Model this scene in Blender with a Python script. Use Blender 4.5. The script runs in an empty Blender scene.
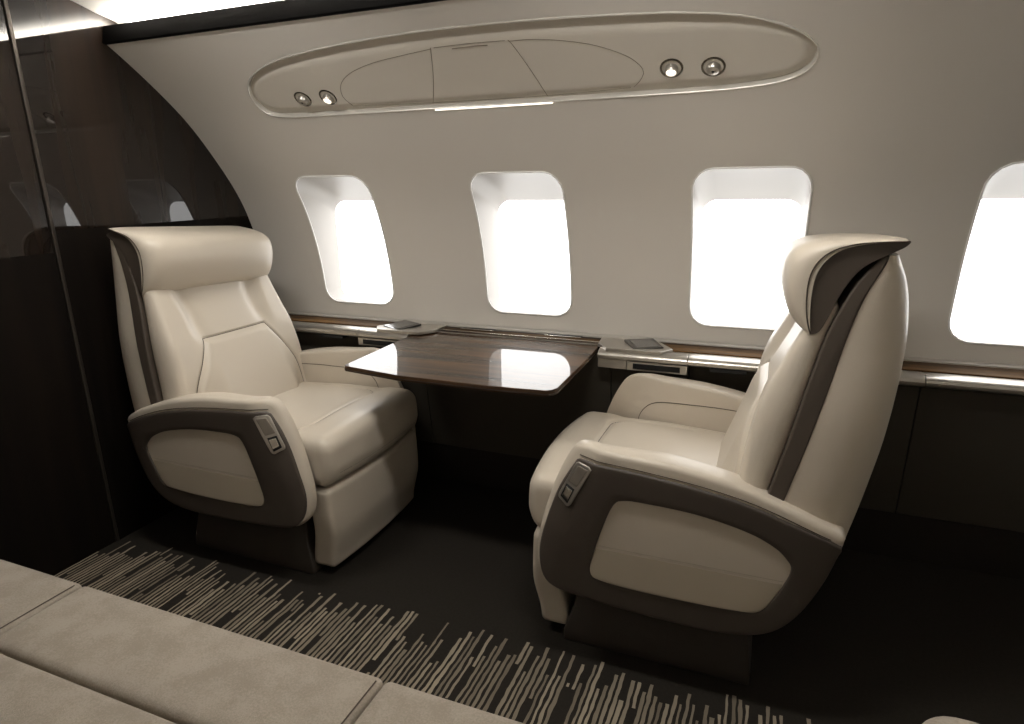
import bpy, bmesh, math, random
import numpy as np
from mathutils import Vector, Matrix
random.seed(7)
S = bpy.context.scene
COL = S.collection

# ------------------------------------------------------------ camera
H = 1.35
RIGHT = Vector((0.928, 0.373, -0.016)); DOWN = Vector((0.088, -0.261, -0.961)); FWD = Vector((-0.363, 0.890, -0.275))
FWD.normalize(); RIGHT = (RIGHT - FWD * RIGHT.dot(FWD)).normalized(); UP = RIGHT.cross(FWD).normalized()
cam_data = bpy.data.cameras.new('camera'); cam = bpy.data.objects.new('camera', cam_data); COL.objects.link(cam)
m = Matrix.Identity(4)
for i in range(3):
    m[i][0] = RIGHT[i]; m[i][1] = UP[i]; m[i][2] = -FWD[i]
m[0][3], m[1][3], m[2][3] = 0, 0, H
cam.matrix_world = m
cam_data.sensor_width = 36; cam_data.lens = 641 / 1024 * 36; cam_data.clip_start = .02
S.camera = cam

# ------------------------------------------------------------ world and exposure
w = bpy.data.worlds.new('sky'); S.world = w; w.use_nodes = True
bg = w.node_tree.nodes['Background']; bg.inputs[0].default_value = (1, .985, .965, 1); bg.inputs[1].default_value = 3.5
S.view_settings.view_transform = 'Standard'; S.view_settings.look = 'None'
S.view_settings.gamma = 1; S.view_settings.use_curve_mapping = False
S.view_settings.exposure = 0.58

COVE_POWER = 46.0        # hidden light strips behind the dark ceiling band, one each side
DOWN_POWER = 6.0         # unseen fill lights under the ceiling, added to brighten the seats

def area(name, loc, rot, sx, sy, power, col=(1, .93, .83), portal=False):
    d = bpy.data.lights.new(name, 'AREA'); d.shape = 'RECTANGLE'; d.size = sx; d.size_y = sy
    d.energy = power; d.color = col
    o = bpy.data.objects.new(name, d); o.location = loc; o.rotation_euler = rot; COL.objects.link(o)
    if portal: d.cycles.is_portal = True
    return o

YC = 0.98   # centre plane of the cabin
X0, X1 = -2.3, 2.7
for sg in (1, -1):
    y = YC + sg * (1.868 - YC)
    area('cove_light', ((X0 + X1) / 2, y - sg * .012, 1.893), (math.pi - sg * math.radians(-28), 0, 0), X1 - X0 - .1, .03, COVE_POWER if sg > 0 else COVE_POWER * .2, (1, .965, .91))
for x in (-1.55, -.35):
    area('ceiling_fill', (x, 1.30, 2.0), (0, 0, 0), .5, .14, DOWN_POWER, (1, .965, .91))

# ------------------------------------------------------------ materials
def lin(c):
    return tuple(((v / 255) / 12.92 if v / 255 <= .04045 else ((v / 255 + .055) / 1.055) ** 2.4) for v in c) + (1,)
def mat(name, rgb, rough=.5, metal=0, coat=0, coat_r=.05, spec=.5, emit=None, es=0):
    m = bpy.data.materials.new(name); m.use_nodes = True
    b = m.node_tree.nodes['Principled BSDF']
    b.inputs['Base Color'].default_value = lin(rgb); b.inputs['Roughness'].default_value = rough
    b.inputs['Metallic'].default_value = metal; b.inputs['Coat Weight'].default_value = coat
    b.inputs['Coat Roughness'].default_value = coat_r; b.inputs['Specular IOR Level'].default_value = spec
    if emit: b.inputs['Emission Color'].default_value = lin(emit); b.inputs['Emission Strength'].default_value = es
    return m
def N(m, t, **k):
    n = m.node_tree.nodes.new(t)
    for a, v in k.items():
        if hasattr(n, a): setattr(n, a, v)
        else: n.inputs[a].default_value = v
    return n
def L(m, a, b): m.node_tree.links.new(a, b)
def bsdf(m): return m.node_tree.nodes['Principled BSDF']
def bump(m, scale, strength, dist=.001, kind='noise', detail=3):
    tc = N(m, 'ShaderNodeTexCoord')
    if kind == 'noise':
        t = N(m, 'ShaderNodeTexNoise'); t.inputs['Scale'].default_value = scale; t.inputs['Detail'].default_value = detail; out = t.outputs['Fac']
    else:
        t = N(m, 'ShaderNodeTexVoronoi'); t.inputs['Scale'].default_value = scale; out = t.outputs['Distance']
    L(m, tc.outputs['Object'], t.inputs['Vector'])
    b = N(m, 'ShaderNodeBump'); b.inputs['Strength'].default_value = strength; b.inputs['Distance'].default_value = dist
    L(m, out, b.inputs['Height']); L(m, b.outputs['Normal'], bsdf(m).inputs['Normal'])
    return out

leather = mat('cream_leather', (203, 193, 178), .38, spec=.45); bump(leather, 420, .10, .0006, 'v')
gusset = mat('dark_leather', (78, 69, 61), .5); bump(gusset, 420, .12, .0006, 'v')
shellm = mat('dark_shell', (72, 64, 57), .5); bump(shellm, 600, .08, .0005)
inlaym = mat('inlay_leather_shaded', (132, 122, 106), .5); bump(inlaym, 420, .1, .0006, 'v')  # darker leather; part of its depth is recess shade put into the colour
pocketm = mat('pocket_leather_lit', (172, 161, 143), .45)  # lighter than the inlay: the light it catches is put into the colour
seam_m = mat('seam_thread', (74, 64, 54), .8)
plinth_m = mat('plinth_plastic', (58, 52, 46), .55)
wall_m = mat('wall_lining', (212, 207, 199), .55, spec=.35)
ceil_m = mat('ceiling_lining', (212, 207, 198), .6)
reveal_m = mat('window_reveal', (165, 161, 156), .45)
glow_rim_m = mat('window_frame_white', (238, 237, 234), .35)  # white that stands in for the glow around the window openings
panel_m = mat('service_panel_plastic', (210, 204, 193), .42)
black_m = mat('black_trim', (7, 6, 6), .8, spec=.05)
dado_m = mat('dado_panel', (66, 61, 53), .6, spec=.3)
kick_m = mat('kick_panel', (46, 41, 36), .7, spec=.2)
silver = mat('satin_silver', (188, 183, 175), .28, metal=.85)
chrome = mat('chrome', (225, 222, 216), .12, metal=1)
grey_ledge = mat('grey_ledge', (176, 171, 164), .4)
darkglass = mat('dark_glass', (20, 20, 21), .08, coat=.6)
screen_m = mat('screen', (92, 90, 86), .2, coat=.5)
slot_m = mat('slot_black', (6, 6, 6), .6)
lamp_m = mat('lamp_lens', (240, 236, 228), .3, emit=(255, 244, 228), es=1.0)
slit_m = mat('slit_lamp', (240, 236, 228), .3, emit=(255, 246, 232), es=1.2)
cloth = mat('divan_fabric', (150, 141, 130), .9, spec=.15); bump(cloth, 900, .5, .0012, 'v')

tcf = N(cloth, 'ShaderNodeTexCoord'); nf = N(cloth, 'ShaderNodeTexNoise'); nf.inputs['Scale'].default_value = 260; nf.inputs['Detail'].default_value = 5; L(cloth, tcf.outputs['Object'], nf.inputs['Vector'])
nf2 = N(cloth, 'ShaderNodeTexNoise'); nf2.inputs['Scale'].default_value = 14; nf2.inputs['Detail'].default_value = 4; L(cloth, tcf.outputs['Object'], nf2.inputs['Vector'])
af = N(cloth, 'ShaderNodeMath', operation='ADD'); L(cloth, nf.outputs['Fac'], af.inputs[0]); L(cloth, nf2.outputs['Fac'], af.inputs[1])
rf = N(cloth, 'ShaderNodeValToRGB'); rf.color_ramp.elements[0].position = .72; rf.color_ramp.elements[0].color = lin((148, 139, 127)); rf.color_ramp.elements[1].position = 1.0; rf.color_ramp.elements[1].color = lin((163, 154, 142))
df = N(cloth, 'ShaderNodeMath', operation='MULTIPLY'); df.inputs[1].default_value = .86; L(cloth, af.outputs[0], df.inputs[0]); L(cloth, df.outputs[0], rf.inputs[0]); L(cloth, rf.outputs[0], bsdf(cloth).inputs['Base Color'])
def wood(name, c0, c1, axis, rough, coat, sc=1.0, ior=1.5, spec=.5):
    m = mat(name, c0, rough, coat=coat, coat_r=.02, spec=spec); bsdf(m).inputs['Coat IOR'].default_value = ior
    tc = N(m, 'ShaderNodeTexCoord'); mp = N(m, 'ShaderNodeMapping')
    s = [26 * sc, 26 * sc, 26 * sc]; s[axis] = 1.6 * sc
    mp.inputs['Scale'].default_value = s
    L(m, tc.outputs['Object'], mp.inputs['Vector'])
    n1 = N(m, 'ShaderNodeTexNoise'); n1.inputs['Scale'].default_value = 1.0; n1.inputs['Detail'].default_value = 6; n1.inputs['Distortion'].default_value = .7
    n2 = N(m, 'ShaderNodeTexNoise'); n2.inputs['Scale'].default_value = .25; n2.inputs['Detail'].default_value = 3
    L(m, mp.outputs[0], n1.inputs['Vector']); L(m, mp.outputs[0], n2.inputs['Vector'])
    mx = N(m, 'ShaderNodeMath', operation='ADD'); L(m, n1.outputs['Fac'], mx.inputs[0]); L(m, n2.outputs['Fac'], mx.inputs[1])
    cr = N(m, 'ShaderNodeValToRGB'); e = cr.color_ramp.elements
    e[0].position = .80 / 2; e[0].color = lin(c0); e[1].position = 1.25 / 2; e[1].color = lin(c1)
    dv = N(m, 'ShaderNodeMath', operation='MULTIPLY'); dv.inputs[1].default_value = .5
    L(m, mx.outputs[0], dv.inputs[0]); L(m, dv.outputs[0], cr.inputs[0]); L(m, cr.outputs[0], bsdf(m).inputs['Base Color'])
    return m
table_wood = wood('walnut_gloss', (30, 20, 12), (88, 62, 38), 0, .5, 1.0, 1.0, 1.32, .1)
ledge_wood = wood('walnut_ledge', (48, 33, 17), (104, 76, 43), 0, .65, .08, 1.0, 1.5, .1)
bulk_wood = wood('bulkhead_veneer', (14, 9, 6), (34, 23, 15), 2, .6, .75, .6, 1.6, .1)
lower_bulk = wood('bulkhead_lower', (14, 10, 8), (24, 18, 13), 2, .7, 0, .6, 1.5, .1)

pane_m = bpy.data.materials.new('pane_glass'); pane_m.use_nodes = True
nt = pane_m.node_tree; nt.nodes.clear()
o_ = nt.nodes.new('ShaderNodeOutputMaterial'); tr = nt.nodes.new('ShaderNodeBsdfTransparent'); gl = nt.nodes.new('ShaderNodeBsdfGlossy'); mx_ = nt.nodes.new('ShaderNodeMixShader')
gl.inputs['Roughness'].default_value = .02; mx_.inputs[0].default_value = .05
nt.links.new(tr.outputs[0], mx_.inputs[1]); nt.links.new(gl.outputs[0], mx_.inputs[2]); nt.links.new(mx_.outputs[0], o_.inputs[0])

# carpet: dark pile with a border of tan strokes running across the aisle, ragged at the seat side
carpet = mat('carpet', (38, 35, 30), .95, spec=.1)
def M2(op, a, b=None, c=None):
    n = carpet.node_tree.nodes.new('ShaderNodeMath'); n.operation = op
    for i, v in enumerate((a, b, c)):
        if v is None: continue
        if isinstance(v, (int, float)): n.inputs[i].default_value = v
        else: L(carpet, v, n.inputs[i])
    return n.outputs[0]
tc = N(carpet, 'ShaderNodeTexCoord'); sp = N(carpet, 'ShaderNodeSeparateXYZ'); L(carpet, tc.outputs['Object'], sp.inputs[0])
px, py = sp.outputs[0], sp.outputs[1]
def noise1(sx, sy, scale, detail=1):
    mp = N(carpet, 'ShaderNodeMapping'); mp.inputs['Scale'].default_value = (sx, sy, 1); L(carpet, tc.outputs['Object'], mp.inputs[0])
    n = N(carpet, 'ShaderNodeTexNoise'); n.inputs['Scale'].default_value = scale; n.inputs['Detail'].default_value = detail
    L(carpet, mp.outputs[0], n.inputs['Vector']); return n.outputs['Fac']
wob = M2('MULTIPLY', M2('SUBTRACT', noise1(5, 3, 1, 1), .5), .016)
wob2 = M2('MULTIPLY', M2('SUBTRACT', noise1(55, 22, 1, 1), .5), .008)
xx = M2('ADD', M2('ADD', px, wob), wob2)
PITCH = .0165
q = M2('DIVIDE', xx, PITCH); cell = M2('FLOOR', q); fr = M2('SUBTRACT', q, cell)
def white(off):
    wn = N(carpet, 'ShaderNodeTexWhiteNoise'); wn.noise_dimensions = '1D'; L(carpet, M2('ADD', cell, off), wn.inputs['W']); return wn.outputs['Value']
width = M2('ADD', M2('MULTIPLY', white(3.3), .13), .19)
inst = M2('LESS_THAN', M2('ABSOLUTE', M2('SUBTRACT', fr, M2('ADD', M2('MULTIPLY', white(9.1), .16), .42))), width)
endy = M2('ADD', M2('MULTIPLY', white(0.5), .13), 1.40)
inb = M2('LESS_THAN', py, endy)
# short breaks in the strokes
brk = N(carpet, 'ShaderNodeTexWhiteNoise'); brk.noise_dimensions = '2D'
cmb = N(carpet, 'ShaderNodeCombineXYZ'); L(carpet, cell, cmb.inputs[0])
L(carpet, M2('FLOOR', M2('ADD', M2('MULTIPLY', py, 7.0), M2('MULTIPLY', white(5.7), 5))), cmb.inputs[1]); L(carpet, cmb.outputs[0], brk.inputs['Vector'])
keep = M2('GREATER_THAN', brk.outputs['Value'], .10)
mask = M2('MULTIPLY', M2('MULTIPLY', inst, inb), keep)
tone = N(carpet, 'ShaderNodeMixRGB'); tone.inputs[1].default_value = lin((112, 103, 90)); tone.inputs[2].default_value = lin((156, 145, 127)); L(carpet, white(7.7), tone.inputs[0])
base = N(carpet, 'ShaderNodeMixRGB'); base.inputs[1].default_value = lin((37, 34, 30)); base.inputs[2].default_value = lin((48, 44, 39)); L(carpet, noise1(9, 9, 12, 4), base.inputs[0])
mixc = N(carpet, 'ShaderNodeMixRGB'); L(carpet, mask, mixc.inputs[0]); L(carpet, base.outputs[0], mixc.inputs[1]); L(carpet, tone.outputs[0], mixc.inputs[2])
L(carpet, mixc.outputs[0], bsdf(carpet).inputs['Base Color'])
bp = N(carpet, 'ShaderNodeBump'); bp.inputs['Strength'].default_value = .5; bp.inputs['Distance'].default_value = .002
L(carpet, M2('ADD', noise1(1, 1, 700, 2), mask), bp.inputs['Height']); L(carpet, bp.outputs[0], bsdf(carpet).inputs['Normal'])

# ------------------------------------------------------------ mesh helpers
def obj(name, verts, faces, material, parent=None, smooth=True, sharp=40, fix=True, bevel=0, segs=3, weld=0):
    me = bpy.data.meshes.new(name)
    bm = bmesh.new()
    vs = [bm.verts.new(v) for v in verts]
    for f in faces:
        f = [vs[i] for i in dict.fromkeys(f)]
        if len(f) < 3: continue
        try: bm.faces.new(f)
        except ValueError: pass
    if weld: bmesh.ops.remove_doubles(bm, verts=bm.verts, dist=weld)
    if fix: bmesh.ops.recalc_face_normals(bm, faces=bm.faces)
    bm.to_mesh(me); bm.free()
    if smooth:
        me.polygons.foreach_set('use_smooth', [True] * len(me.polygons))
        me.set_sharp_from_angle(angle=math.radians(sharp))
    me.materials.append(material)
    o = bpy.data.objects.new(name, me); COL.objects.link(o)
    if parent: o.parent = parent
    if bevel:
        b = o.modifiers.new('bevel', 'BEVEL'); b.width = bevel; b.segments = segs; b.limit_method = 'ANGLE'; b.angle_limit = math.radians(35)
        wn = o.modifiers.new('wn', 'WEIGHTED_NORMAL'); wn.keep_sharp = False
    return o
def empty(name, loc, label=None, cat=None, kind=None, group=None):
    o = bpy.data.objects.new(name, None); o.location = loc; o.empty_display_size = .1; COL.objects.link(o)
    tag(o, label, cat, kind, group); return o
def tag(o, label=None, cat=None, kind=None, group=None):
    if label: o['label'] = label
    if cat: o['category'] = cat
    if kind: o['kind'] = kind
    if group: o['group'] = group
    return o
def box_vf(x0, x1, y0, y1, z0, z1):
    v = [(x, y, z) for z in (z0, z1) for y in (y0, y1) for x in (x0, x1)]
    return v, [(0, 1, 3, 2), (4, 6, 7, 5), (0, 4, 5, 1), (2, 3, 7, 6), (0, 2, 6, 4), (1, 5, 7, 3)]
def box(name, x0, x1, y0, y1, z0, z1, material, parent=None, bevel=.002):
    v, f = box_vf(x0, x1, y0, y1, z0, z1)
    return obj(name, v, f, material, parent, bevel=bevel)
def catmull(pts, n=6, closed=True):
    P = [np.array(p, float) for p in pts]; out = []; k = len(P)
    rng = range(k) if closed else range(k - 1)
    for i in rng:
        p0 = P[(i - 1) % k] if closed or i > 0 else P[i]; p1 = P[i]; p2 = P[(i + 1) % k]
        p3 = P[(i + 2) % k] if closed or i + 2 < k else P[i + 1]
        for j in range(n):
            t = j / n
            out.append(.5 * ((2 * p1) + (-p0 + p2) * t + (2 * p0 - 5 * p1 + 4 * p2 - p3) * t * t + (-p0 + 3 * p1 - 3 * p2 + p3) * t ** 3))
    if not closed: out.append(P[-1])
    return [tuple(p) for p in out]
def resample(pts, n, closed=True):
    P = np.array(pts, float)
    if closed: P = np.vstack([P, P[:1]])
    d = np.r_[0, np.cumsum(np.linalg.norm(np.diff(P, axis=0), axis=1))]
    t = np.linspace(0, d[-1], n, endpoint=not closed)
    return np.stack([np.interp(t, d, P[:, k]) for k in range(P.shape[1])], 1)
SM = np.linspace(-.045, .045, 9); SW = np.hanning(11)[1:-1]; SW = SW / SW.sum()
def interp(tab):
    a = np.array(sorted(tab)); return lambda z: float(np.interp(z + SM, a[:, 0], a[:, 1]) @ SW)
def sstep(a, b, x):
    t = min(max((x - a) / (b - a), 0), 1); return t * t * (3 - 2 * t)
def prism(outline, s0, s1, T=lambda p: p):
    """outline in (f, z) extruded across s"""
    n = len(outline); v = [T((p[0], s0, p[1])) for p in outline] + [T((p[0], s1, p[1])) for p in outline]
    f = [(i, (i + 1) % n, n + (i + 1) % n, n + i) for i in range(n)] + [tuple(range(n)), tuple(range(n, 2 * n))]
    return v, f
def slab(outline, s0, s1, r, T, rings=7, n=120, seg=4, inner=None):
    """a star-shaped outline made into a thick pad with rounded edges; inner = ratio or loop of a hole"""
    O = resample(outline, n); c = O.mean(0) if inner is None else np.array(inner).mean(0)
    # outward normals in plane
    nx = np.roll(O, -1, 0) - np.roll(O, 1, 0); nn = np.stack([nx[:, 1], -nx[:, 0]], 1); nn /= np.linalg.norm(nn, axis=1)[:, None] + 1e-9
    area2 = np.sum(O[:, 0] * np.roll(O[:, 1], -1) - np.roll(O[:, 0], -1) * O[:, 1])
    if area2 < 0: nn = -nn
    loops = []
    def edge(s, sgn):
        res = []
        for j in range(seg + 1):
            a = math.pi / 2 * j / seg
            res.append((O - nn * (r * (1 - math.cos(a))), s + sgn * r * (1 - math.sin(a))))
        return res            # from side (a=0, s inset r) to face (a=90)
    front = edge(s0, 1); back = edge(s1, -1)
    if inner is None:
        base = front[-1][0]
        fr = [(c + (base - c) * (1 - j / rings), s0) for j in range(1, rings)]
        bk = [(c + (back[-1][0] - c) * (1 - j / rings), s1) for j in range(1, rings)]
        seq = list(reversed(bk)) + list(reversed(back)) + front + fr
        # order: back centre -> back edge -> front edge -> front centre
        v = []; f = []
        for P, s in seq: v += [T((p[0], s, p[1])) for p in P]
        k = len(seq)
        for i in range(k - 1):
            for j in range(n):
                f.append((i * n + j, i * n + (j + 1) % n, (i + 1) * n + (j + 1) % n, (i + 1) * n + j))
        v.append(T((c[0], s1, c[1]))); v.append(T((c[0], s0, c[1])))
        for j in range(n):
            f.append((j, (j + 1) % n, len(v) - 2)); f.append(((k - 1) * n + j, (k - 1) * n + (j + 1) % n, len(v) - 1))
        return v, f
    I = np.array(inner)
    # match inner loop points to the outer ones by angle about the centre
    ang = np.arctan2(O[:, 1] - c[1], O[:, 0] - c[0]); Ir = resample(I, 720); ai = np.arctan2(Ir[:, 1] - c[1], Ir[:, 0] - c[0])
    M = np.array([Ir[np.argmin(np.abs(np.angle(np.exp(1j * (ai - a)))))] for a in ang])
    dirs = M - c; dirs /= np.linalg.norm(dirs, axis=1)[:, None]
    base = front[-1][0]
    rr = .004
    seq = [(back[0][0], s1)] + front + [(base + (M + dirs * rr - base) * j / 5, s0) for j in range(1, 6)]
    seq += [(M + dirs * rr * .3, s0 + rr * .3), (M, s0 + rr), (M, s1)]
    v = []; f = []
    for P, s in seq: v += [T((p[0], s, p[1])) for p in P]
    k = len(seq)
    for i in range(k):
        i2 = (i + 1) % k
        for j in range(n):
            f.append((i * n + j, i * n + (j + 1) % n, i2 * n + (j + 1) % n, i2 * n + j))
    return v, f
def rbox_vf(x0, x1, y0, y1, z0, z1, r, n, deform=None):
    """rounded box made of six dense grids"""
    lo = np.array([x0, y0, z0]); hi = np.array([x1, y1, z1]); v = []; f = []
    rr = np.minimum(r, (hi - lo) / 2 - 1e-5) if np.isscalar(r) else np.array(r)
    def ts(k):
        m_ = n[k]; e = rr[k] / (hi[k] - lo[k]); q_ = 5
        return np.r_[np.sort((1 - np.cos(np.linspace(0, math.pi / 2, q_))) * e), np.linspace(e, 1 - e, m_)[1:-1], 1 - (np.sort((1 - np.cos(np.linspace(0, math.pi / 2, q_))) * e))[::-1]]
    T3 = [ts(0), ts(1), ts(2)]
    for ax in range(3):
        a, b = [k for k in range(3) if k != ax]
        for side in (0, 1):
            A, B = T3[a], T3[b]; o = len(v)
            for ta in A:
                for tb in B:
                    p = np.zeros(3); p[ax] = hi[ax] if side else lo[ax]; p[a] = lo[a] + ta * (hi[a] - lo[a]); p[b] = lo[b] + tb * (hi[b] - lo[b])
                    q_ = np.clip(p, lo + rr, hi - rr); d = (p - q_) / rr; l = np.linalg.norm(d)
                    p = q_ + d / l * rr if l > 0 else p
                    if deform: p = deform(p)
                    v.append(tuple(p))
            nb = len(B)
            for i in range(len(A) - 1):
                for j in range(nb - 1):
                    f.append((o + i * nb + j, o + (i + 1) * nb + j, o + (i + 1) * nb + j + 1, o + i * nb + j + 1))
    return v, f
def rbox(name, dims, r, n, material, parent=None, T=lambda p: p, deform=None, sharp=50):
    d = (lambda p: T(deform(p))) if deform else (lambda p: T(tuple(p)))
    v, f = rbox_vf(*dims, r, n, d)
    return obj(name, v, f, material, parent, weld=2e-5, sharp=sharp)
def tube(name, pts, r, material, parent=None, closed=False, seg=8, flat=1.0):
    P = [Vector(p) for p in pts]; n = len(P); v = []; f = []; prev = None
    for i, p in enumerate(P):
        t = ((P[(i + 1) % n] - P[i - 1]) if closed or 0 < i < n - 1 else (P[1] - P[0] if i == 0 else P[-1] - P[-2])).normalized()
        if prev is None:
            up = Vector((0, 0, 1)) if abs(t.z) < .9 else Vector((0, 1, 0)); a = t.cross(up).normalized()
        else: a = (prev - t * prev.dot(t)).normalized()
        prev = a; b = t.cross(a)
        for j in range(seg):
            th = 2 * math.pi * j / seg; v.append(tuple(p + a * math.cos(th) * r + b * math.sin(th) * r * flat))
    for i in range(n if closed else n - 1):
        for j in range(seg):
            k = (i + 1) % n; f.append((i * seg + j, i * seg + (j + 1) % seg, k * seg + (j + 1) % seg, k * seg + j))
    if not closed: f += [tuple(range(seg)), tuple(range((n - 1) * seg, n * seg))]
    return obj(name, v, f, material, parent, sharp=60)

# ------------------------------------------------------------ sidewall profile
PZ = np.array([.60, .75, .85, .95, 1.05, 1.172, 1.274, 1.448, 1.621, 1.752, 1.845, 1.93])
PY = np.array([2.472, 2.472, 2.468, 2.457, 2.438, 2.402, 2.358, 2.243, 2.092, 1.934, 1.803, 1.66])
def natspl(x, y):
    n = len(x); A = np.zeros((n, n)); b = np.zeros(n); A[0, 0] = A[-1, -1] = 1; h = np.diff(x)
    for i in range(1, n - 1):
        A[i, i - 1] = h[i - 1]; A[i, i] = 2 * (h[i - 1] + h[i]); A[i, i + 1] = h[i]
        b[i] = 6 * ((y[i + 1] - y[i]) / h[i] - (y[i] - y[i - 1]) / h[i - 1])
    mm = np.linalg.solve(A, b)
    def f(t):
        i = min(max(int(np.searchsorted(x, t)) - 1, 0), n - 2); a = (x[i + 1] - t) / h[i]; c = (t - x[i]) / h[i]
        return a * y[i] + c * y[i + 1] + ((a ** 3 - a) * mm[i] + (c ** 3 - c) * mm[i + 1]) * h[i] ** 2 / 6
    return f
fy = natspl(PZ, PY)
def wnorm(z):
    e = .004; dy = (fy(z + e) - fy(z - e)) / (2 * e); v = np.array([-1.0, dy]); return v / np.linalg.norm(v)   # (y, z) pointing inboard
def WP(x, z, d=0, sg=1):
    """point on the lining, d metres inboard; sg=-1 for the opposite side of the cabin"""
    n = wnorm(z); y = fy(z) + n[0] * d; zz = z + n[1] * d
    if sg < 0: y = 2 * YC - y
    return (x, y, zz)

def rrect(cx, cz, hw, hz, r, n=16, p=1.0):
    pts = []
    for qx, qz, a0 in ((1, 1, 0), (-1, 1, 90), (-1, -1, 180), (1, -1, 270)):
        arc = []
        for j in range(n):
            a = math.radians(a0 + 90 * j / (n - 1)); arc.append((cx + qx * (hw - r) + r * math.cos(a), cz + qz * (hz - r) + r * math.sin(a)))
        if pts:
            a, b = pts[-1], arc[0]
            pts += [(a[0] + (b[0] - a[0]) * k / 16, a[1] + (b[1] - a[1]) * k / 16) for k in range(1, 16)]
        pts += arc
    a, b = pts[-1], pts[0]
    pts += [(a[0] + (b[0] - a[0]) * k / 16, a[1] + (b[1] - a[1]) * k / 16) for k in range(1, 16)]
    return pts
WIN_X = [-1.765, -.927, -.09, .747, 1.585]
WZ0, WZ1 = .803, 1.372
def win_loop(cx): return rrect(cx, (WZ0 + WZ1) / 2, .187, (WZ1 - WZ0) / 2, .07, 14)
PSU = [(-1.888, 1.645), (-1.884, 1.622), (-1.862, 1.602), (-1.815, 1.591), (-1.72, 1.587), (-1.5, 1.5865), (-1.1, 1.5865), (-.5, 1.5865), (-.22, 1.588), (-.10, 1.592), (-.01, 1.602), (.045, 1.622),
       (.067, 1.650), (.060, 1.680), (.014, 1.710), (-.05, 1.732), (-.13, 1.750), (-.24, 1.763), (-.362, 1.772), (-.638, 1.783), (-.95, 1.787), (-1.2, 1.784), (-1.397, 1.776), (-1.58, 1.763), (-1.70, 1.747), (-1.79, 1.725), (-1.848, 1.700), (-1.878, 1.672)]
PSU = [tuple(p) for p in resample(catmull(PSU, 12), 320)]

def build_wall(name, sg):
    v = []; f = []; nz = []
    def add(x, z, d=0):
        v.append(WP(x, z, d, sg)); n = wnorm(z); nz.append((0, n[0] * sg, n[1])); return len(v) - 1
    def grid(x0, x1, z0, z1, d=0, step=.02):
        nzs = max(1, int(math.ceil((z1 - z0) / step))); ids = []
        for i in range(nzs + 1):
            z = z0 + (z1 - z0) * i / nzs
            ids.append([add(x0, z, d), add(x1, z, d)])
        for i in range(nzs): f.append((ids[i][0], ids[i + 1][0], ids[i + 1][1], ids[i][1]))
    def patch(loop, x0, x1, z0, z1, rings=10):
        cx, cz = (x0 + x1) / 2, (z0 + z1) / 2; a, b = (x1 - x0) / 2, (z1 - z0) / 2
        P = np.array(loop); uv = (P - [cx, cz]) / [a, b]; mxx = np.max(np.abs(uv), axis=1)[:, None]; O = uv / mxx
        for qx, qz in ((1, 1), (1, -1), (-1, 1), (-1, -1)):
            k = np.argmin(np.linalg.norm(O - [qx, qz], axis=1)); O[k] = [qx, qz]
        O = O * [a, b] + [cx, cz]; n = len(P); ids = []
        for i in range(rings + 1):
            R = P + (O - P) * i / rings; ids.append([add(r[0], r[1]) for r in R])
        for i in range(rings):
            for j in range(n): f.append((ids[i][j], ids[i][(j + 1) % n], ids[i + 1][(j + 1) % n], ids[i + 1][j]))
    o_ = -.0004
    grid(X0 - .02, X1, .60, .762)
    zb0, zb1 = .76, 1.42
    edges = [X0 - .02]
    for cx in (WIN_X if sg > 0 else []): edges += [cx - .26, cx + .26]
    edges.append(X1)
    for cx in (WIN_X if sg > 0 else []): patch(win_loop(cx), cx - .262, cx + .262, zb0, zb1)
    for i in range(0, len(edges), 2): grid(edges[i], edges[i + 1], zb0, zb1, o_)
    grid(X0 - .02, X1, 1.418, 1.532)
    if sg > 0:
        patch(PSU, -2.05, .25, 1.53, 1.82, 12); grid(X0 - .02, -2.048, 1.53, 1.82, o_); grid(.248, X1, 1.53, 1.82, o_)
    else: grid(X0 - .02, X1, 1.53, 1.82)
    grid(X0 - .02, X1, 1.818, 1.845, o_)
    me = bpy.data.meshes.new(name); me.from_pydata(v, [], f if sg < 0 else [tuple(reversed(q_)) for q_ in f])
    me.polygons.foreach_set('use_smooth', [True] * len(me.polygons))
    me.normals_split_custom_set_from_vertices([Vector(q_).normalized() for q_ in nz])
    me.materials.append(wall_m); o = bpy.data.objects.new(name, me); COL.objects.link(o)
    return tag(o, kind='structure')
build_wall('wall_right', 1); build_wall('wall_left', -1)

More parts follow.
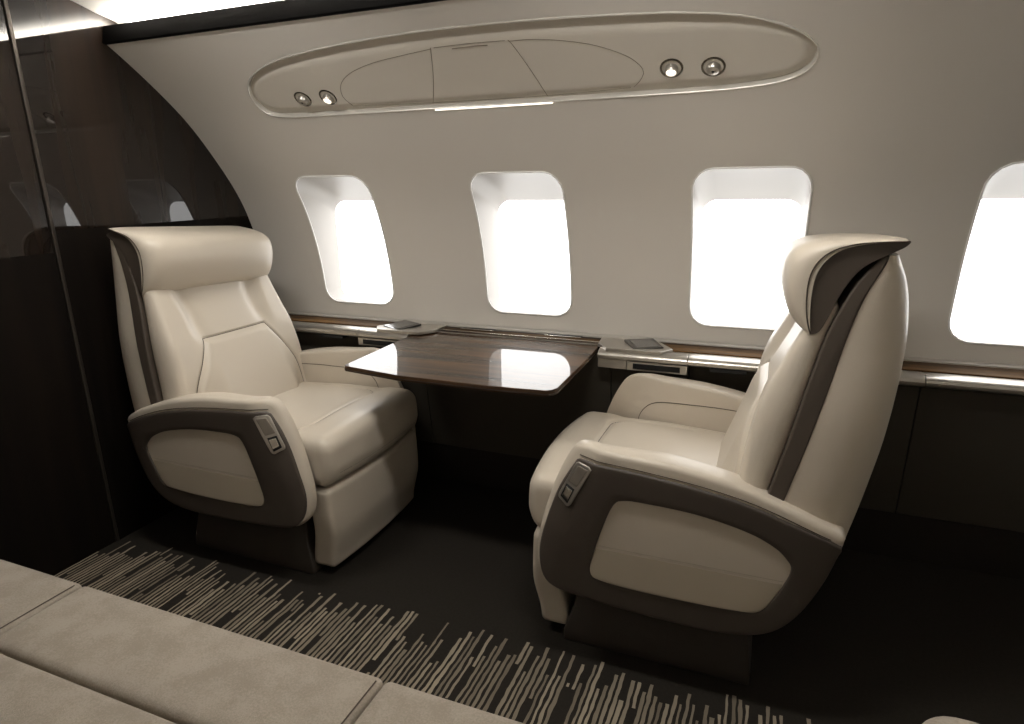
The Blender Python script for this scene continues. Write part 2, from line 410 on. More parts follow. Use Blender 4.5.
# windows: rounded opening, deep tapering reveal, glazed pane
def mir(p, sg): return (p[0], p[1] if sg > 0 else 2 * YC - p[1], p[2])
wn_i = 0
YP = 2.575
for sg in (1,):
    for cx in WIN_X:
        wn_i += 1
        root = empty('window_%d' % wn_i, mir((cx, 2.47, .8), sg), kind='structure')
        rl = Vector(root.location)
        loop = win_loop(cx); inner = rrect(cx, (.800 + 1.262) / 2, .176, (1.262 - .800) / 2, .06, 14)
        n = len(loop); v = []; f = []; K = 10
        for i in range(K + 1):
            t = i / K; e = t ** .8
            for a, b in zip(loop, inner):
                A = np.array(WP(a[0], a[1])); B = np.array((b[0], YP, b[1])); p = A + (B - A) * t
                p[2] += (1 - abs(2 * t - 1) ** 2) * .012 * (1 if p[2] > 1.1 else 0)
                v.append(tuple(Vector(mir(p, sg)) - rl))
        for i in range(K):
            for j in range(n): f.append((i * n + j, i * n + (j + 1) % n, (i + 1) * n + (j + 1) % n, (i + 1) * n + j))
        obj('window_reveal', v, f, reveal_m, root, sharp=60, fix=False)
        tube('window_frame', [tuple(Vector(WP(a[0], a[1], .001, sg)) - rl) for a in resample(loop, 72)], .0035, glow_rim_m, root, closed=True)  # thin white rim added to imitate the bright outline of the opening
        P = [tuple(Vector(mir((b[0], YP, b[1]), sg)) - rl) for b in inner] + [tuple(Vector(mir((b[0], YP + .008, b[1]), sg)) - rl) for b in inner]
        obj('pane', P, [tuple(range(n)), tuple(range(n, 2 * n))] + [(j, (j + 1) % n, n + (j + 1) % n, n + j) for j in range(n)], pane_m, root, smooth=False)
        area('window_portal', mir((cx, YP + .02, 1.03), sg), (-math.pi / 2 if sg > 0 else math.pi / 2, 0, 0), .36, .47, 1, portal=True)

# ceiling, dark band, floor, end walls
def extrude_x(name, pts, x0, x1, material, kind='structure', closed=False, parent=None):
    n = len(pts); v = [(x0, p[0], p[1]) for p in pts] + [(x1, p[0], p[1]) for p in pts]
    f = [(i, i + 1, n + i + 1, n + i) for i in range(n - 1)]
    if closed: f += [(n - 1, 0, n, 2 * n - 1), tuple(range(n)), tuple(range(n, 2 * n))]
    o = obj(name, v, f, material, parent, sharp=35, fix=closed)
    if kind: tag(o, kind=kind)
    return o
half = catmull([(1.895, 1.885), (1.890, 1.908), (1.86, 1.923), (1.79, 1.938), (1.705, 1.960), (1.58, 1.985), (1.35, 2.015), (1.12, 2.03), (.98, 2.032)], 5, False)
ceil_pts = half + [(2 * YC - y, z) for y, z in reversed(half[:-1])]
extrude_x('ceiling', ceil_pts, X0 - .02, X1, ceil_m)
for k, sg in enumerate((1, -1)):
    band = [(1.798, 1.842), (1.803, 1.838), (1.815, 1.838), (1.90, 1.86), (1.90, 1.884), (1.845, 1.884), (1.829, 1.900), (1.815, 1.900), (1.811, 1.896)]
    band = [(y if sg > 0 else 2 * YC - y, z) for y, z in band]
    extrude_x('trim_%d' % (k + 1), band, X0 - .02, X1, black_m, closed=True)
tag(box('floor', X0 - .1, X1 + .1, -.75, 2.75, -.05, 0, carpet, bevel=0), kind='structure')
tag(box('trim_3', X0 - .1, X1 + .1, -.75, 2.7, 2.08, 2.1, kick_m, bevel=0), kind='structure')

bulk = empty('wall_front', (X0, 1.5, 0), kind='structure')
def bx(name, y0, y1, z0, z1, mt, dx=0, th=.04, bev=.0015, par=bulk):
    v, f = box_vf(-th, dx, y0 - 1.5, y1 - 1.5, z0, z1); return obj(name, v, f, mt, par, bevel=bev)
bx('upper_panel', 1.495, 2.7, 1.203, 2.08, bulk_wood, 0, bev=0)
bx('lower_panel', 1.495, 2.7, 0, 1.203, lower_bulk, -.0005, bev=0)
bx('door_post', 1.481, 1.4945, 0, 2.08, mat('post_metal', (70, 64, 58), .35, metal=.6), .004, bev=.003)
door = empty('door_1', (X0, 1.0, 0), kind='structure')
v, f = box_vf(-.05, -.004, -.42, .480, 1.13, 2.08); obj('door_leaf', v, f, bulk_wood, door)
v, f = box_vf(-.05, -.004, -.42, .480, 0, 1.13); obj('door_lower', v, f, lower_bulk, door)
bx('side_panel', -.75, .578, 0, 2.08, bulk_wood, 0)
tag(box('wall_back', X1 - .01, X1 + .05, -.75, 2.7, 0, 2.08, wall_m, bevel=0), kind='structure')

# ------------------------------------------------------------ lower sidewall (dado)
for k, sg in enumerate((1, -1)):
    dado = empty('wall_lower_' + ('right' if sg > 0 else 'left'), mir((0, 2.4, 0), sg), kind='structure')
    dl = Vector(dado.location)
    cuts = [X0, -1.64, -1.355, -.535, -.245, .478, 1.2, 1.95, X1]
    for a, b in zip(cuts[:-1], cuts[1:]):
        pts = [(2.303, .702), (2.365, .200), (2.40, .200), (2.40, .702)]
        v, f = prism([(p[0], p[1]) for p in pts], a + .0015, b - .0015)
        v = [tuple(Vector(mir((p[1], p[0], p[2]), sg)) - dl) for p in v]
        obj('dado_panel', v, f, dado_m, dado, bevel=.002)
    v, f = box_vf(X0, X1, 2.30, 2.46, 0, .72)
    pts = [(2.372, .196), (2.412, 0), (2.60, 0), (2.60, .735), (2.405, .735), (2.405, .196)]
    v, f = prism(pts, X0, X1); v = [tuple(Vector(mir((p[1], p[0], p[2]), sg)) - dl) for p in v]
    obj('kick_panel', v, f, kick_m, dado, bevel=.001)

# ------------------------------------------------------------ side ledge (console top) with rail, inlays, vents and touch panels
CX = -.945
ledge = empty('side_ledge', (CX, 2.4, .70), 'long sidewall ledge with walnut inlays, silver rail, air grilles and small touch panels', 'ledge')
def Lp(p): return (p[0] - CX, p[1] - 2.4, p[2] - .70)
def lbox(name, x0, x1, y0, y1, z0, z1, mt, bev=.0015, par=ledge):
    a, b = sorted((x0, x1)); v, f = box_vf(a, b, y0, y1, z0, z1)
    return obj(name, [Lp(p) for p in v], f, mt, par, bevel=bev)
def lpoly(name, pts, z0, z1, mt, bev=.001, par=ledge, zf=None):
    n = len(pts)
    zf = zf or (lambda x, y: 0)
    v = [Lp((p[0], p[1], z0 + zf(*p))) for p in pts] + [Lp((p[0], p[1], z1 + zf(*p))) for p in pts]
    f = [tuple(range(n)), tuple(range(n, 2 * n))] + [(i, (i + 1) % n, n + (i + 1) % n, n + i) for i in range(n)]
    return obj(name, v, f, mt, par, bevel=bev)
XE = X1 - .02
lpoly('ledge_body', [(X0 + .003, 2.30), (CX - .444, 2.30), (CX - .444, 2.358), (CX + .368, 2.358), (CX + .368, 2.30), (XE, 2.30), (XE, 2.469), (X0 + .003, 2.469)], .715, .731, grey_ledge)
lbox('back_strip', X0 + .003, XE, 2.425, 2.4685, .7312, .742, grey_ledge, .002)
def rail(x0, x1):
    pts = [(2.262, .727), (2.254, .722), (2.250, .714), (2.252, .704), (2.262, .698), (2.300, .694), (2.318, .696), (2.318, .732), (2.275, .7325)]
    a, b = sorted((x0, x1)); v, f = prism(pts, a, b); obj('metal_rail', [Lp((p[1], p[0], p[2])) for p in v], f, silver, ledge, bevel=.0012)
for sg in (1, -1):
    X = lambda d: CX + sg * d
    # wood inlay and rail segments outboard of the bezel
    far = (XE - CX) if sg > 0 else (CX - X0 - .004)
    lpoly('wood_inlay', [(X(.638), 2.318), (X(far), 2.318), (X(far), 2.424), (X(.566), 2.424)][::sg], .7312, .7368, ledge_wood)
    q0 = .370 if sg > 0 else .445
    cuts = [q0, .697, 1.423, 2.15, 2.9] if sg > 0 else [q0, .697, far]
    for a, b in zip(cuts[:-1], cuts[1:]):
        rail(X(a + .001), X(min(b, far) - .001))
    # bezel around the touch panel
    lpoly('touch_bezel', [(X(.355), 2.320), (X(.400), 2.262), (X(.600), 2.262), (X(.636), 2.317), (X(.564), 2.424), (X(.345), 2.424)][::sg], .728, .741, silver, .002)
    lpoly('touch_screen', [(X(.500), 2.272), (X(.602), 2.318), (X(.548), 2.408), (X(.444), 2.372)][::sg], .735, .7435, darkglass, .001, zf=lambda x, y: .10 * (y - 2.30))
    lpoly('screen_glass', [(X(.512), 2.290), (X(.583), 2.322), (X(.541), 2.391), (X(.464), 2.364)][::sg], .7436, .7444, screen_m, .0003, zf=lambda x, y: .10 * (y - 2.30))
    # air grille in the face below the rail
    lpoly('grille_frame', [(X(.480), 2.258), (X(.697), 2.258), (X(.697), 2.302), (X(.480), 2.302)][::sg], .664, .697, silver, .002)
    lpoly('grille_opening', [(X(.503), 2.2555), (X(.672), 2.2555), (X(.672), 2.28), (X(.503), 2.28)][::sg], .671, .691, slot_m, .0005)
    for k in range(7):
        x = .512 + k * .0245; lbox('grille_vane', X(x), X(x + .0012), 2.2555, 2.27, .6715, .6905, black_m, 0)
    lpoly('corner_block', [(X(q0), 2.262), (X(.478), 2.262), (X(.478), 2.302), (X(q0), 2.302)][::sg], .664, .7275, silver, .002)
    # latch slot under the outer rail
    lbox('latch_slot', X(.775), X(.895), 2.2535, 2.30, .686, .6985, slot_m, .001)
lbox('centre_top', CX - .344, CX + .344, 2.362, 2.424, .7312, .7345, ledge_wood, .0005)
lbox('seam_strip', CX - .352, CX + .352, 2.356, 2.3615, .728, .7365, chrome, .0005)
for sg in (1, -1):
    a = CX + sg * .19; lbox('stowage_slot', a - .075, a + .075, 2.396, 2.4235, .7345, .738, slot_m, .0005)
    tube('slot_lip', [Lp(p) for p in ((a - .077, 2.394, .7375), (a + .077, 2.394, .7375))], .0018, chrome, ledge)

# ------------------------------------------------------------ table
tbl = empty('folding_table', (CX, 2.2, .70), 'high-gloss dark walnut table folded out from the sidewall between the two seats', 'table')
tp = [(-1.384, 2.354), (-1.376, 1.80), (-1.366, 1.788), (-1.135, 1.752), (-.72, 1.752), (-.610, 1.762), (-.592, 1.775), (-.582, 1.80), (-.585, 2.10), (-.592, 2.354)]
def tpoly(name, pts, z0, z1, mt, bev):
    n = len(pts); v = [(p[0] - CX, p[1] - 2.2, z - .70) for z in (z0, z1) for p in pts]
    f = [tuple(range(n)), tuple(range(n, 2 * n))] + [(i, (i + 1) % n, n + (i + 1) % n, n + i) for i in range(n)]
    return obj(name, v, f, mt, tbl, bevel=bev)
tpoly('table_top', tp, .7045, .7245, table_wood, .0025)
cxm, cym = -.98, 2.07
tpoly('edge_band', [(cxm + (x - cxm) * 1.003, cym + (y - cym) * 1.003 if y < 2.3 else y) for x, y in tp], .7095, .7125, mat('edge_dark', (24, 17, 12), .3), .0005)
tpoly('support_arm', [(-1.05, 1.95), (-.84, 1.95), (-.84, 2.30), (-1.05, 2.30)], .680, .704, black_m, .004)

# ------------------------------------------------------------ service panel on the sidewall
PX, PZc = -.9, 1.68
psu = empty('service_panel', WP(PX, PZc), 'long rounded overhead service panel with reading lights and air nozzles, above the windows', 'panel')
pl_ = Vector(psu.location)
def pp(x, z, d=0): return tuple(Vector(WP(x, z, d)) - pl_)
n = len(PSU); P = np.array(PSU); cc = np.array([PX, 1.68])
def shrink(loop, m_):   # inset a loop by m_ metres
    Q = np.array(loop); t = np.roll(Q, -1, 0) - np.roll(Q, 1, 0); nn = np.stack([-t[:, 1], t[:, 0]], 1); nn /= np.linalg.norm(nn, axis=1)[:, None]
    return Q + nn * m_
v = []; f = []
steps = [(0, .0), (.001, .002), (.0025, .0028), (.0040, .0018), (.005, -.002), (.0075, -.016)]
for ins, d in steps: v += [pp(p[0], p[1], d) for p in shrink(PSU, ins)]
for i in range(len(steps) - 1):
    for j in range(n): f.append((i * n + j, i * n + (j + 1) % n, (i + 1) * n + (j + 1) % n, (i + 1) * n + j))
obj('rim', v, f, mat('rim_plastic', (214, 210, 202), .25, metal=.3), psu, sharp=70, fix=False)
# face made of strips across the loop so that it follows the curve of the lining
inn = shrink(PSU, .0072); v = []; f = []; Kc = 12
cen = np.stack([np.clip(inn[:, 0], -1.80, -.03), np.full(n, 1.672)], 1)
for i in range(Kc + 1):
    t = i / Kc; bulge = -.015 + .012 * sstep(0, .35, t)
    for a, b in zip(inn, cen):
        q_ = a + (b - a) * t; v.append(pp(q_[0], q_[1], bulge))
for i in range(Kc):
    for j in range(n): f.append((i * n + j, i * n + (j + 1) % n, (i + 1) * n + (j + 1) % n, (i + 1) * n + j))
obj('panel_face', v, f, panel_m, psu, sharp=60, fix=False, weld=1e-5)
D0 = -.0030
groove = mat('panel_groove', (120, 110, 94), .8)
def pcurve(name, pts, r=.0009, mt=groove, n_=40):
    c = resample(catmull(pts, 8, False), n_, False); tube(name, [pp(a, b, D0 + .0002) for a, b in c], r, mt, psu, seg=5)
pcurve('seam', [(-1.051, 1.745), (-1.06, 1.73), (-1.09, 1.68), (-1.13, 1.62), (-1.14, 1.605)])
pcurve('seam', [(-.79, 1.745), (-.78, 1.732), (-.755, 1.68), (-.725, 1.61), (-.72, 1.603)])
pcurve('seam', [(-1.465, 1.612), (-1.485, 1.640), (-1.46, 1.675), (-1.396, 1.702), (-1.29, 1.722), (-1.172, 1.733), (-1.051, 1.742)])
pcurve('seam', [(-.79, 1.742), (-.70, 1.740), (-.60, 1.728), (-.518, 1.711), (-.44, 1.682), (-.405, 1.650), (-.42, 1.625), (-.44, 1.612)])
pcurve('seam', [(-1.04, 1.744), (-.92, 1.7455), (-.80, 1.744)], .0008)
pcurve('seam', [(-.98, 1.738), (-.90, 1.739), (-.86, 1.738)], .0016)
pcurve('seam', [(-1.465, 1.611), (-1.2, 1.606), (-.95, 1.604), (-.7, 1.604), (-.45, 1.610)], .0007)
# bright slit along the bottom edge
v, f = [], []
for i in range(21):
    x = -1.14 + (.43) * i / 20
    for z_, d_ in ((1.5845, .003), (1.5868, .0048), (1.5890, .0035), (1.5880, -.004)): v.append(pp(x, z_, d_))
for i in range(20):
    for j in range(4): f.append((i * 4 + j, i * 4 + (j + 1) % 4, (i + 1) * 4 + (j + 1) % 4, (i + 1) * 4 + j))
obj('slit_light', v, f, slit_m, psu)
bezel_m = mat('bezel_metal', (112, 107, 100), .25, metal=.9)
def lathe(name, prof_, mt, parent, frame, seg=32):
    O, A, B, Cn = frame; v = []; f = []
    for r, h in prof_:
        for j in range(seg):
            a = 2 * math.pi * j / seg; v.append(tuple(O + A * r * math.cos(a) + B * r * math.sin(a) + Cn * h))
    for i in range(len(prof_) - 1):
        for j in range(seg): f.append((i * seg + j, i * seg + (j + 1) % seg, (i + 1) * seg + (j + 1) % seg, (i + 1) * seg + j))
    f.append(tuple(range((len(prof_) - 1) * seg, len(prof_) * seg)))
    return obj(name, v, f, mt, parent, sharp=35)
for x, z, lampy in ((-.323, 1.650, 1), (-.206, 1.646, 0), (-1.548, 1.642, 1), (-1.66, 1.642, 0)):
    n_ = wnorm(z); Cn = Vector((0, n_[0], n_[1])); A = Vector((1, 0, 0)); B = Cn.cross(A)
    O = Vector(pp(x, z, D0 - .001)); fr_ = (O, A, B, Cn)
    nm = 'reading_light' if lampy else 'air_nozzle'
    bz = lathe(nm, [(.034, 0), (.034, .002), (.0315, .0035), (.028, .003), (.0265, -.006)], bezel_m, psu, fr_)
    lathe('socket', [(.0272, .0005), (.026, -.002)], mat('socket_dark', (42, 38, 33), .4), bz, fr_)
    tilt = (Cn + Vector((0, -.1, -.45))).normalized(); A2 = A; B2 = tilt.cross(A2).normalized()
    f2 = (O + Vector((0, 0, -.004)), A2, B2, tilt)
    if lampy:
        lathe('swivel', [(.0195, -.004), (.0195, .008), (.0175, .0125), (.0150, .013), (.0145, .011)], silver, bz, f2)
        lathe('lens', [(.0145, .0105), (.0140, .0118)], lamp_m, bz, f2)
    else:
        lathe('swivel', [(.0205, -.004), (.0200, .007), (.0165, .012), (.009, .0138), (.0045, .0138), (.0040, .010)], silver, bz, f2)
        lathe('outlet', [(.0042, .0128), (.0040, .0130)], slot_m, bz, f2)

# ------------------------------------------------------------ seats
ARM = [(0, .505), (.0, .525), (.055, .556), (.12, .585), (.25, .628), (.40, .655), (.52, .663), (.60, .670), (.648, .670), (.683, .645), (.727, .558), (.760, .455), (.779, .365), (.778, .300),
       (.758, .256), (.72, .232), (.62, .219), (.46, .209), (.32, .206), (.21, .216), (.135, .247), (.08, .310), (.035, .400), (.008, .475)]
SHELL = [(.004, .502), (.06, .530), (.12, .553), (.22, .584), (.34, .606), (.48, .622), (.60, .630), (.652, .632), (.672, .612), (.715, .535), (.748, .440), (.768, .360), (.768, .300),
         (.750, .258), (.71, .232), (.62, .219), (.46, .209), (.32, .206), (.21, .216), (.135, .247), (.08, .310), (.035, .400), (.010, .475)]
INLAY = [(.118, .452), (.150, .482), (.22, .512), (.34, .535), (.46, .542), (.525, .540), (.555, .520), (.585, .440), (.612, .340), (.612, .305), (.590, .291), (.50, .284), (.36, .283), (.22, .288), (.170, .300), (.140, .345), (.115, .405), (.110, .435)]
crease = interp([(.20, .765), (.25, .750), (.41, .712), (.54, .655), (.62, .607), (.70, .580)])
def wrap(f, z):
    d = f - crease(z); o = 0
    if d > -.012: o += .45 * (d if d > .012 else (d + .012) ** 2 / .048)
    if f < .12: o += (.12 - f) ** 2 * 1.6
    return o
fs = interp([(.44, .225), (.60, .180), (.74, .146), (.88, .116), (1.0, .088), (1.08, .058), (1.13, .034), (1.16, .012), (1.18, -.018)])
sr = interp([(.44, .182), (.59, .140), (.72, .106), (.875, .069), (1.005, .042), (1.085, .020), (1.13, .000), (1.165, -.020), (1.18, -.022)])
rr_ = interp([(.44, -.025), (.53, -.045), (.63, -.064), (.72, -.080), (.81, -.090), (.90, -.097), (.99, -.099), (1.085, -.088), (1.14, -.070), (1.165, -.056), (1.18, -.038)])
hwz = interp([(.44, .345), (.60, .340), (.80, .325), (.95, .304), (1.02, .298), (1.18, .290)])
SC = .37
def build_seat(name, loc, sx, label, shift, tilt, lum, tip, hsh):
    root = empty(name, loc, label, 'seat', group='cream leather cabin seats')
    def T(p): return (p[0] * sx, p[1], p[2])
    def TB(p):       # backrest: tilt about a point near the headrest and shift
        a = tilt; dx = p[0] - .08; dz = p[2] - 1.15
        z = 1.15 - dx * math.sin(a) + dz * math.cos(a) - .030 * sstep(.7, 1.15, p[2]) * (p[1] - .10) / .5
        return T((.08 + dx * math.cos(a) + dz * math.sin(a) + shift, p[1], z))
    def TH(p): return TB((p[0] + hsh[0], p[1], p[2] + hsh[1]))
    # ---- arms (near one and far one mirrored)
    arm_o = resample(catmull(ARM, 5), 150); shell_o = catmull(SHELL, 5); inl = catmull(INLAY, 5)
    for side in (0, 1):
        g = (lambda s: s) if side == 0 else (lambda s: 2 * SC - s)
        def TA(p): return T((p[0], g((p[1] if p[1] < .03 else .03 + (p[1] - .03) * (.8 - .62 * sstep(.42, .70, p[0]))) + wrap(p[0], p[2]) * (1 if p[1] < .03 else 1 - .35 * (p[1] - .03) / .062)), p[2]))
        v, f = slab(arm_o, 0, .092, .015, TA, n=150, rings=9)
        arm = obj('armrest', v, f, leather, root, sharp=60)
        v, f = slab(shell_o, -.006, .02, .007, TA, n=150, inner=inl)
        sh = obj('side_shell', v, f, shellm, arm, sharp=45)
        # inlay: pocket back (upper) and pocket front (lower)
        up = [(.10, .375), (.13, .47), (.22, .515), (.46, .545), (.56, .525), (.62, .375)]
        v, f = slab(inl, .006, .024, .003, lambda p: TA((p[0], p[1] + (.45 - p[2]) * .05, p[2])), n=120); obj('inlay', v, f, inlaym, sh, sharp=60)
        low = [p for p in resample(inl, 160).tolist() if p[1] < .394]
        low = sorted([p for p in low if True], key=lambda p: math.atan2(p[1] - .34, p[0] - .36))
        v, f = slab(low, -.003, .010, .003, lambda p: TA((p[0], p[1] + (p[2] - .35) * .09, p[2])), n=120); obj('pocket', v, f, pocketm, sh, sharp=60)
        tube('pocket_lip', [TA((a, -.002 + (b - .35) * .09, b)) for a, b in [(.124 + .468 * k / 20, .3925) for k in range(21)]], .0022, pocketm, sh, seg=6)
        # seam on the leather where the top pad meets the side
        tube('seam', [TA((p[0], -.0005, p[1])) for p in resample(catmull([(.03, .520), (.12, .558), (.22, .590), (.34, .613), (.48, .629), (.60, .638), (.655, .640)], 5, False), 50, False)], .0014, seam_m, arm, seg=5)
        # inner face seam
        tube('seam', [TA((a, .0925, b)) for a, b in resample(catmull([(.15, .575), (.35, .588), (.50, .586), (.575, .572), (.615, .535), (.63, .49)], 6, False), 40, False)], .0013, seam_m, arm, seg=5)
        # recline control set in the shell corner
        ctl = [(.615, .612), (.622, .620), (.655, .624), (.664, .618), (.712, .522), (.712, .512), (.684, .497), (.676, .498), (.670, .505)]
        v, f = slab(ctl, -.010, 0, .002, TA, n=64, rings=4); c_ = obj('control_bezel', v, f, silver, sh)
        v, f = slab([(.625, .611), (.655, .614), (.684, .566), (.655, .558)], -.0115, -.004, .001, TA, n=40, rings=3); obj('control_pad', v, f, mat('control_grey', (120, 112, 102), .4, metal=.3), c_)
        v, f = slab([(.661, .550), (.688, .558), (.705, .519), (.681, .505)], -.0108, -.004, .0008, TA, n=40, rings=3); obj('latch_well', v, f, slot_m, c_)
        v, f = slab([(.667, .545), (.687, .551), (.698, .524), (.680, .514)], -.0135, -.006, .001, TA, n=40, rings=3); obj('latch', v, f, chrome, c_)
    # ---- underpan and plinth
    v, f = prism([(.10, .37), (.12, .225), (.24, .215), (.66, .215), (.74, .30), (.74, .37)], .06, .68, T); obj('seat_pan', v, f, plinth_m, root, bevel=.01)
    bv = [(.185, .085, 0), (.705, .085, 0), (.705, .655, 0), (.185, .655, 0)]
    v = []
    for fx0, fx1, s0, s1, z in ((.175, .715, .075, .665, 0), (.175, .715, .075, .665, .035), (.185, .690, .09, .65, .11), (.20, .670, .12, .62, .225)):
        v += [T((fx0, s0, z)), T((fx1, s0, z)), T((fx1, s1, z)), T((fx0, s1, z))]
    f = [(0, 1, 2, 3), (12, 13, 14, 15)] + [(4 * k + i, 4 * k + (i + 1) % 4, 4 * k + 4 + (i + 1) % 4, 4 * k + 4 + i) for k in range(3) for i in range(4)]
    obj('base', v, f, plinth_m, root, bevel=.006)
    # ---- seat cushion
    def dcush(p):
        f_, s, z = p; u = (s - SC) / .285
        top = sstep(.44, .52, z)
        z2 = z + top * (.014 * (1 - u * u) - .014 * sstep(.55, .25, f_))
        # welt line across the front third, turning back along the sides
        d = seamd(f_, s); z2 -= top * .006 * math.exp(-(d / .006) ** 2)
        z2 += top * .008 * sstep(.66, .72, f_) * sstep(.86, .78, f_)
        fr = sstep(.76, .84, f_); f2 = f_ + fr * (-.022 * u * u) + fr * .006 * math.sin((z - .34) / .17 * math.pi)
        if z < .42: f2 -= fr * .018 * ((.42 - z) / .08)
        return (f2, s, z2)
    SE = .235
    def seamd(f_, s):
        if f_ < .42: return 1
        dx = f_ - (.692 - .075); dy = abs(s - SC) - (SE - .075)
        return abs(math.hypot(max(dx, 0), max(dy, 0)) + min(max(dx, dy), 0) - .075)
    rbox('seat_cushion', (.20, .848, .070, .670, .352, .522), .036, (90, 70, 12), leather, root, T, dcush)
    sm = []
    path = [(f_, -SE) for f_ in np.linspace(.43, .61, 12)] + [(.617 + .075 * math.sin(t), -(SE - .075) - .075 * math.cos(t)) for t in np.linspace(0, math.pi / 2, 10)]
    path += [(.692, a) for a in np.linspace(-(SE - .075), 0, 8)[1:]]
    path += [(f_, -a) for f_, a in path[-2::-1]]
    for fx, a in path:
        q_ = dcush((fx, SC + a, .522)); sm.append(T((q_[0], q_[1], q_[2] + .0008)))
    tube('seam', sm, .0014, seam_m, root, seg=5)
    tube('seam', [T(dcush((.8475, SC + a, .40))) for a in np.linspace(-.25, .25, 20)], .0008, seam_m, root, seg=5)
    # ---- leg rest
    def dleg(p):
        f_, s, z = p; u = (s - SC) / .29; s = SC + (s - SC) * (1 - .05 * sstep(.25, .05, z)); return (f_ - .016 * u * u - .020 * sstep(.20, .05, z) + .004 * math.sin((z - .04) / .3 * math.pi), s, z)
    rbox('leg_rest', (.740, .830, .076, .664, .032, .346), .018, (8, 40, 30), leather, root, T, dleg)
    # ---- back: rear shell, dark gusset, front cushion, headrest
    v = []; f = []; NZ, NT = 40, 64
    for i in range(NZ + 1):
        z = .44 + (1.178 - .44) * i / NZ; hw = hwz(z) - .0035; a = sr(z) + .0015; d = a - rr_(z)
        for j in range(NT):
            th = math.pi * j / (NT - 1)
            c_, s_ = math.cos(th), math.sin(th)
            v.append(TB((a - d * abs(s_) ** .75, SC + hw * math.copysign(abs(c_) ** .42, c_), z)))
    for i in range(NZ):
        for j in range(NT):
            f.append((i * NT + j, i * NT + (j + 1) % NT, (i + 1) * NT + (j + 1) % NT, (i + 1) * NT + j))
    f += [tuple(range(NT)), tuple(range(NZ * NT, (NZ + 1) * NT))]
    obj('back_shell', v, f, leather, root, sharp=50)
    zs = np.linspace(.44, 1.178, 40)
    outl = [(fs(z), z) for z in zs] + [(sr(z), z) for z in zs[::-1]]
    v, f = prism(outl, 0, 1, lambda p: TB((p[0], SC + (2 * p[1] - 1) * hwz(p[2]), p[2]))); obj('back_gusset', v, f, gusset, root, bevel=.006)
    # front cushion
    bp = interp([(.46, .070 + lum * .8), (.60, .076 + lum * .8), (.70, .088 + lum * .6), (.80, .092 + lum * .3), (.86, .088), (.985, .060), (1.10, .035)])
    lw = interp([(.44, .262), (.60, .255), (.645, .245), (.80, .155), (.83, .145)])
    ZT = .808
    cp = interp([(.46, .115 + lum), (.56, .108 + lum), (.66, .100 + lum * .8), (.76, .088 + lum * .5), (.84, .070 + lum * .3), (.95, .045), (1.10, .030)])
    bi = interp([(.46, .20), (.60, .20), (.80, .185), (.90, .19), (1.0, .215), (1.10, .24)])
    def relief(s, z):
        a = abs(s - SC); b0 = bi(z)
        w_ = sstep(b0 - .055, b0 + .030, a)
        val = cp(z) * (1 - w_) + bp(z) * w_
        val -= .012 * math.exp(-((a - b0 + .03) / .03) ** 2) * sstep(.78, .86, z)
        d = min(ZT - z, (lw(z) - a) * .88)
        k = .010
        # rounded corner of the lumbar panel
        val += .012 * sstep(-.002, .022, d) - .006 * math.exp(-(d / .005) ** 2)
        return val
    def dback(p):
        q_, s, z = p; t = q_ / .1
        return (fs(z) - .004 + t * relief(s, z), SC + (s - SC) * (hwz(z) - .006) / .310, z)
    rbox('back_cushion', (0, .1, .060, .680, .455, 1.07), (.045, .03, .03), (6, 150, 170), leather, root, TB, dback)
    lo = []
    for z in np.linspace(.47, ZT, 46): lo.append((SC - lw(z), z))
    lo += [(SC + a, ZT) for a in np.linspace(-lw(ZT), lw(ZT), 20)[1:-1]]
    lo += [(SC + lw(z), z) for z in np.linspace(ZT, .47, 46)]
    tube('seam', [TB((fs(z) - .004 + relief(s, z) + .0006, SC + (s - SC) * (hwz(z) - .006) / .310, z)) for s, z in lo], .0014, seam_m, root, seg=5)
    # headrest
    hd = [(.128, 1.000), (.133, 1.035), (.135, 1.082), (.130, 1.130), (.110, 1.170), (.077, 1.193), (.030, 1.205), (tip + .002, 1.211), (tip, 1.199), (-.020, 1.182), (.032, 1.150), (.064, 1.102), (.084, 1.050), (.100, 1.010), (.112, .998)]
    v, f = prism(catmull(hd, 4), .074, .666, TH); hr = obj('headrest', v, f, gusset, root, bevel=.008)
    outer = resample(catmull([(.126, .994), (.150, 1.008), (.172, 1.035), (.190, 1.085), (.195, 1.132), (.183, 1.178), (.140, 1.203), (.070, 1.212), (.02 + tip * .4, 1.214), (tip, 1.214)], 8, False), 44, False)
    innr = resample(catmull([(.122, .998), (.127, 1.035), (.129, 1.082), (.124, 1.130), (.105, 1.166), (.074, 1.189), (.028, 1.201), (tip + .002, 1.207)], 8, False), 44, False)
    v = []; f = []; NS = 44; m_ = 88
    for k in range(NS + 1):
        u = -math.cos(math.pi * k / NS); sv = SC + .302 * u
        kk = .16 + .84 * (1 - abs(u) ** 9) ** .5
        ring = [innr[q_] + (outer[q_] - innr[q_]) * kk for q_ in range(44)] + [innr[q_] for q_ in range(43, -1, -1)]
        v += [TH((p[0], sv, p[1])) for p in ring]
    for k in range(NS):
        for q_ in range(m_): f.append((k * m_ + q_, k * m_ + (q_ + 1) % m_, (k + 1) * m_ + (q_ + 1) % m_, (k + 1) * m_ + q_))
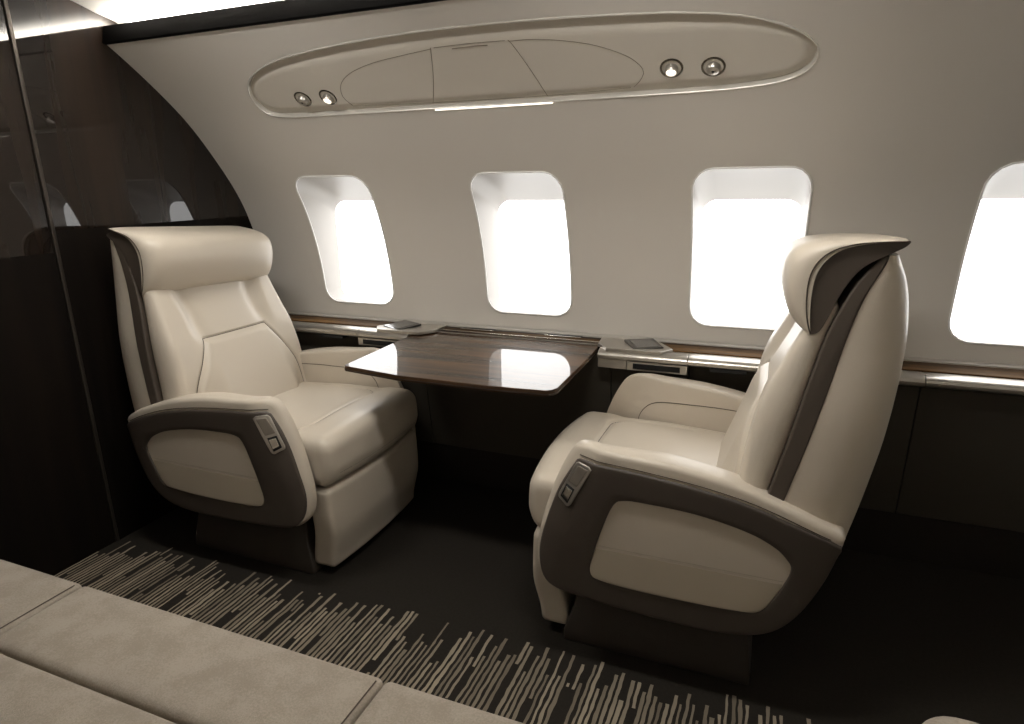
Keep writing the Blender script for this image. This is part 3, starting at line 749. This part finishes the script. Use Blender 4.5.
    for k in (0, NS):
        for q_ in range(43): f.append((k * m_ + q_, k * m_ + q_ + 1, k * m_ + m_ - 2 - q_, k * m_ + m_ - 1 - q_))
    obj('headrest_pad', v, f, leather, hr, sharp=70)
    lo = [TH((p[0] + (o_[0] - p[0]) * .16, SC - .3025, p[1] + (o_[1] - p[1]) * .16)) for p, o_ in zip(innr, outer)]
    tube('headrest_piping', lo, .0016, seam_m, hr, seg=6)
    return root
build_seat('cabin_seat', (-2.163, 1.50, 0), 1.04, 'cream leather swivel seat facing right, in front of the dark veneer bulkhead', .030, .085, .05, .0, (-.008, -.012))
build_seat('cabin_seat', (.215, 1.50, 0), -.985, 'cream leather swivel seat facing left, its back partly covering a window', 0, 0, 0, -.047, (0, 0))

# ------------------------------------------------------------ divan in the foreground
dv = empty('divan', (-1.0, .5, 0), 'taupe fabric divan with long stitched seat cushions in the bottom left foreground', 'divan')
def TD(p): return (p[0] + 1.0, p[1] - .5, p[2])
def dd(p):
    return (p[0], p[1], p[2])
dv_cuts = [-2.25, -1.487, -.628, .232]
for a, b in zip(dv_cuts[:-1], dv_cuts[1:]):
    def dfc(p, a=a, b=b):
        u = (p[0] - (a + b) / 2) / ((b - a) / 2); t = sstep(.35, .42, p[2]); v_ = (p[1] - .75) / .11
        return (p[0], p[1], p[2] + t * (.006 * (1 - u ** 4) * (1 - v_ * v_)))
    c_ = rbox('front_cushion', (a + .001, b - .001, .641, .862, .255, .420), .016, (40, 16, 12), cloth, dv, TD, dfc)
    tube('piping', [TD(dfc((b - .012, y, .4195))) for y in np.linspace(.66, .845, 14)], .0016, seam_m, c_, seg=6)
rbox('seat_cushion', (-2.25, .232, .06, .637, .255, .424), .022, (60, 24, 10), cloth, dv, TD)
v, f = box_vf(-2.25, .232, .08, .83, .0, .25); obj('divan_base', [TD(p) for p in v], f, plinth_m, dv, bevel=.01)
rbox('divan_back', (-2.25, .232, -.16, .055, .30, .80), .05, (40, 8, 20), cloth, dv, TD)
rbox('divan_arm', (.228, .348, -.10, .868, .02, .668), .05, (10, 30, 20), cloth, dv, TD)
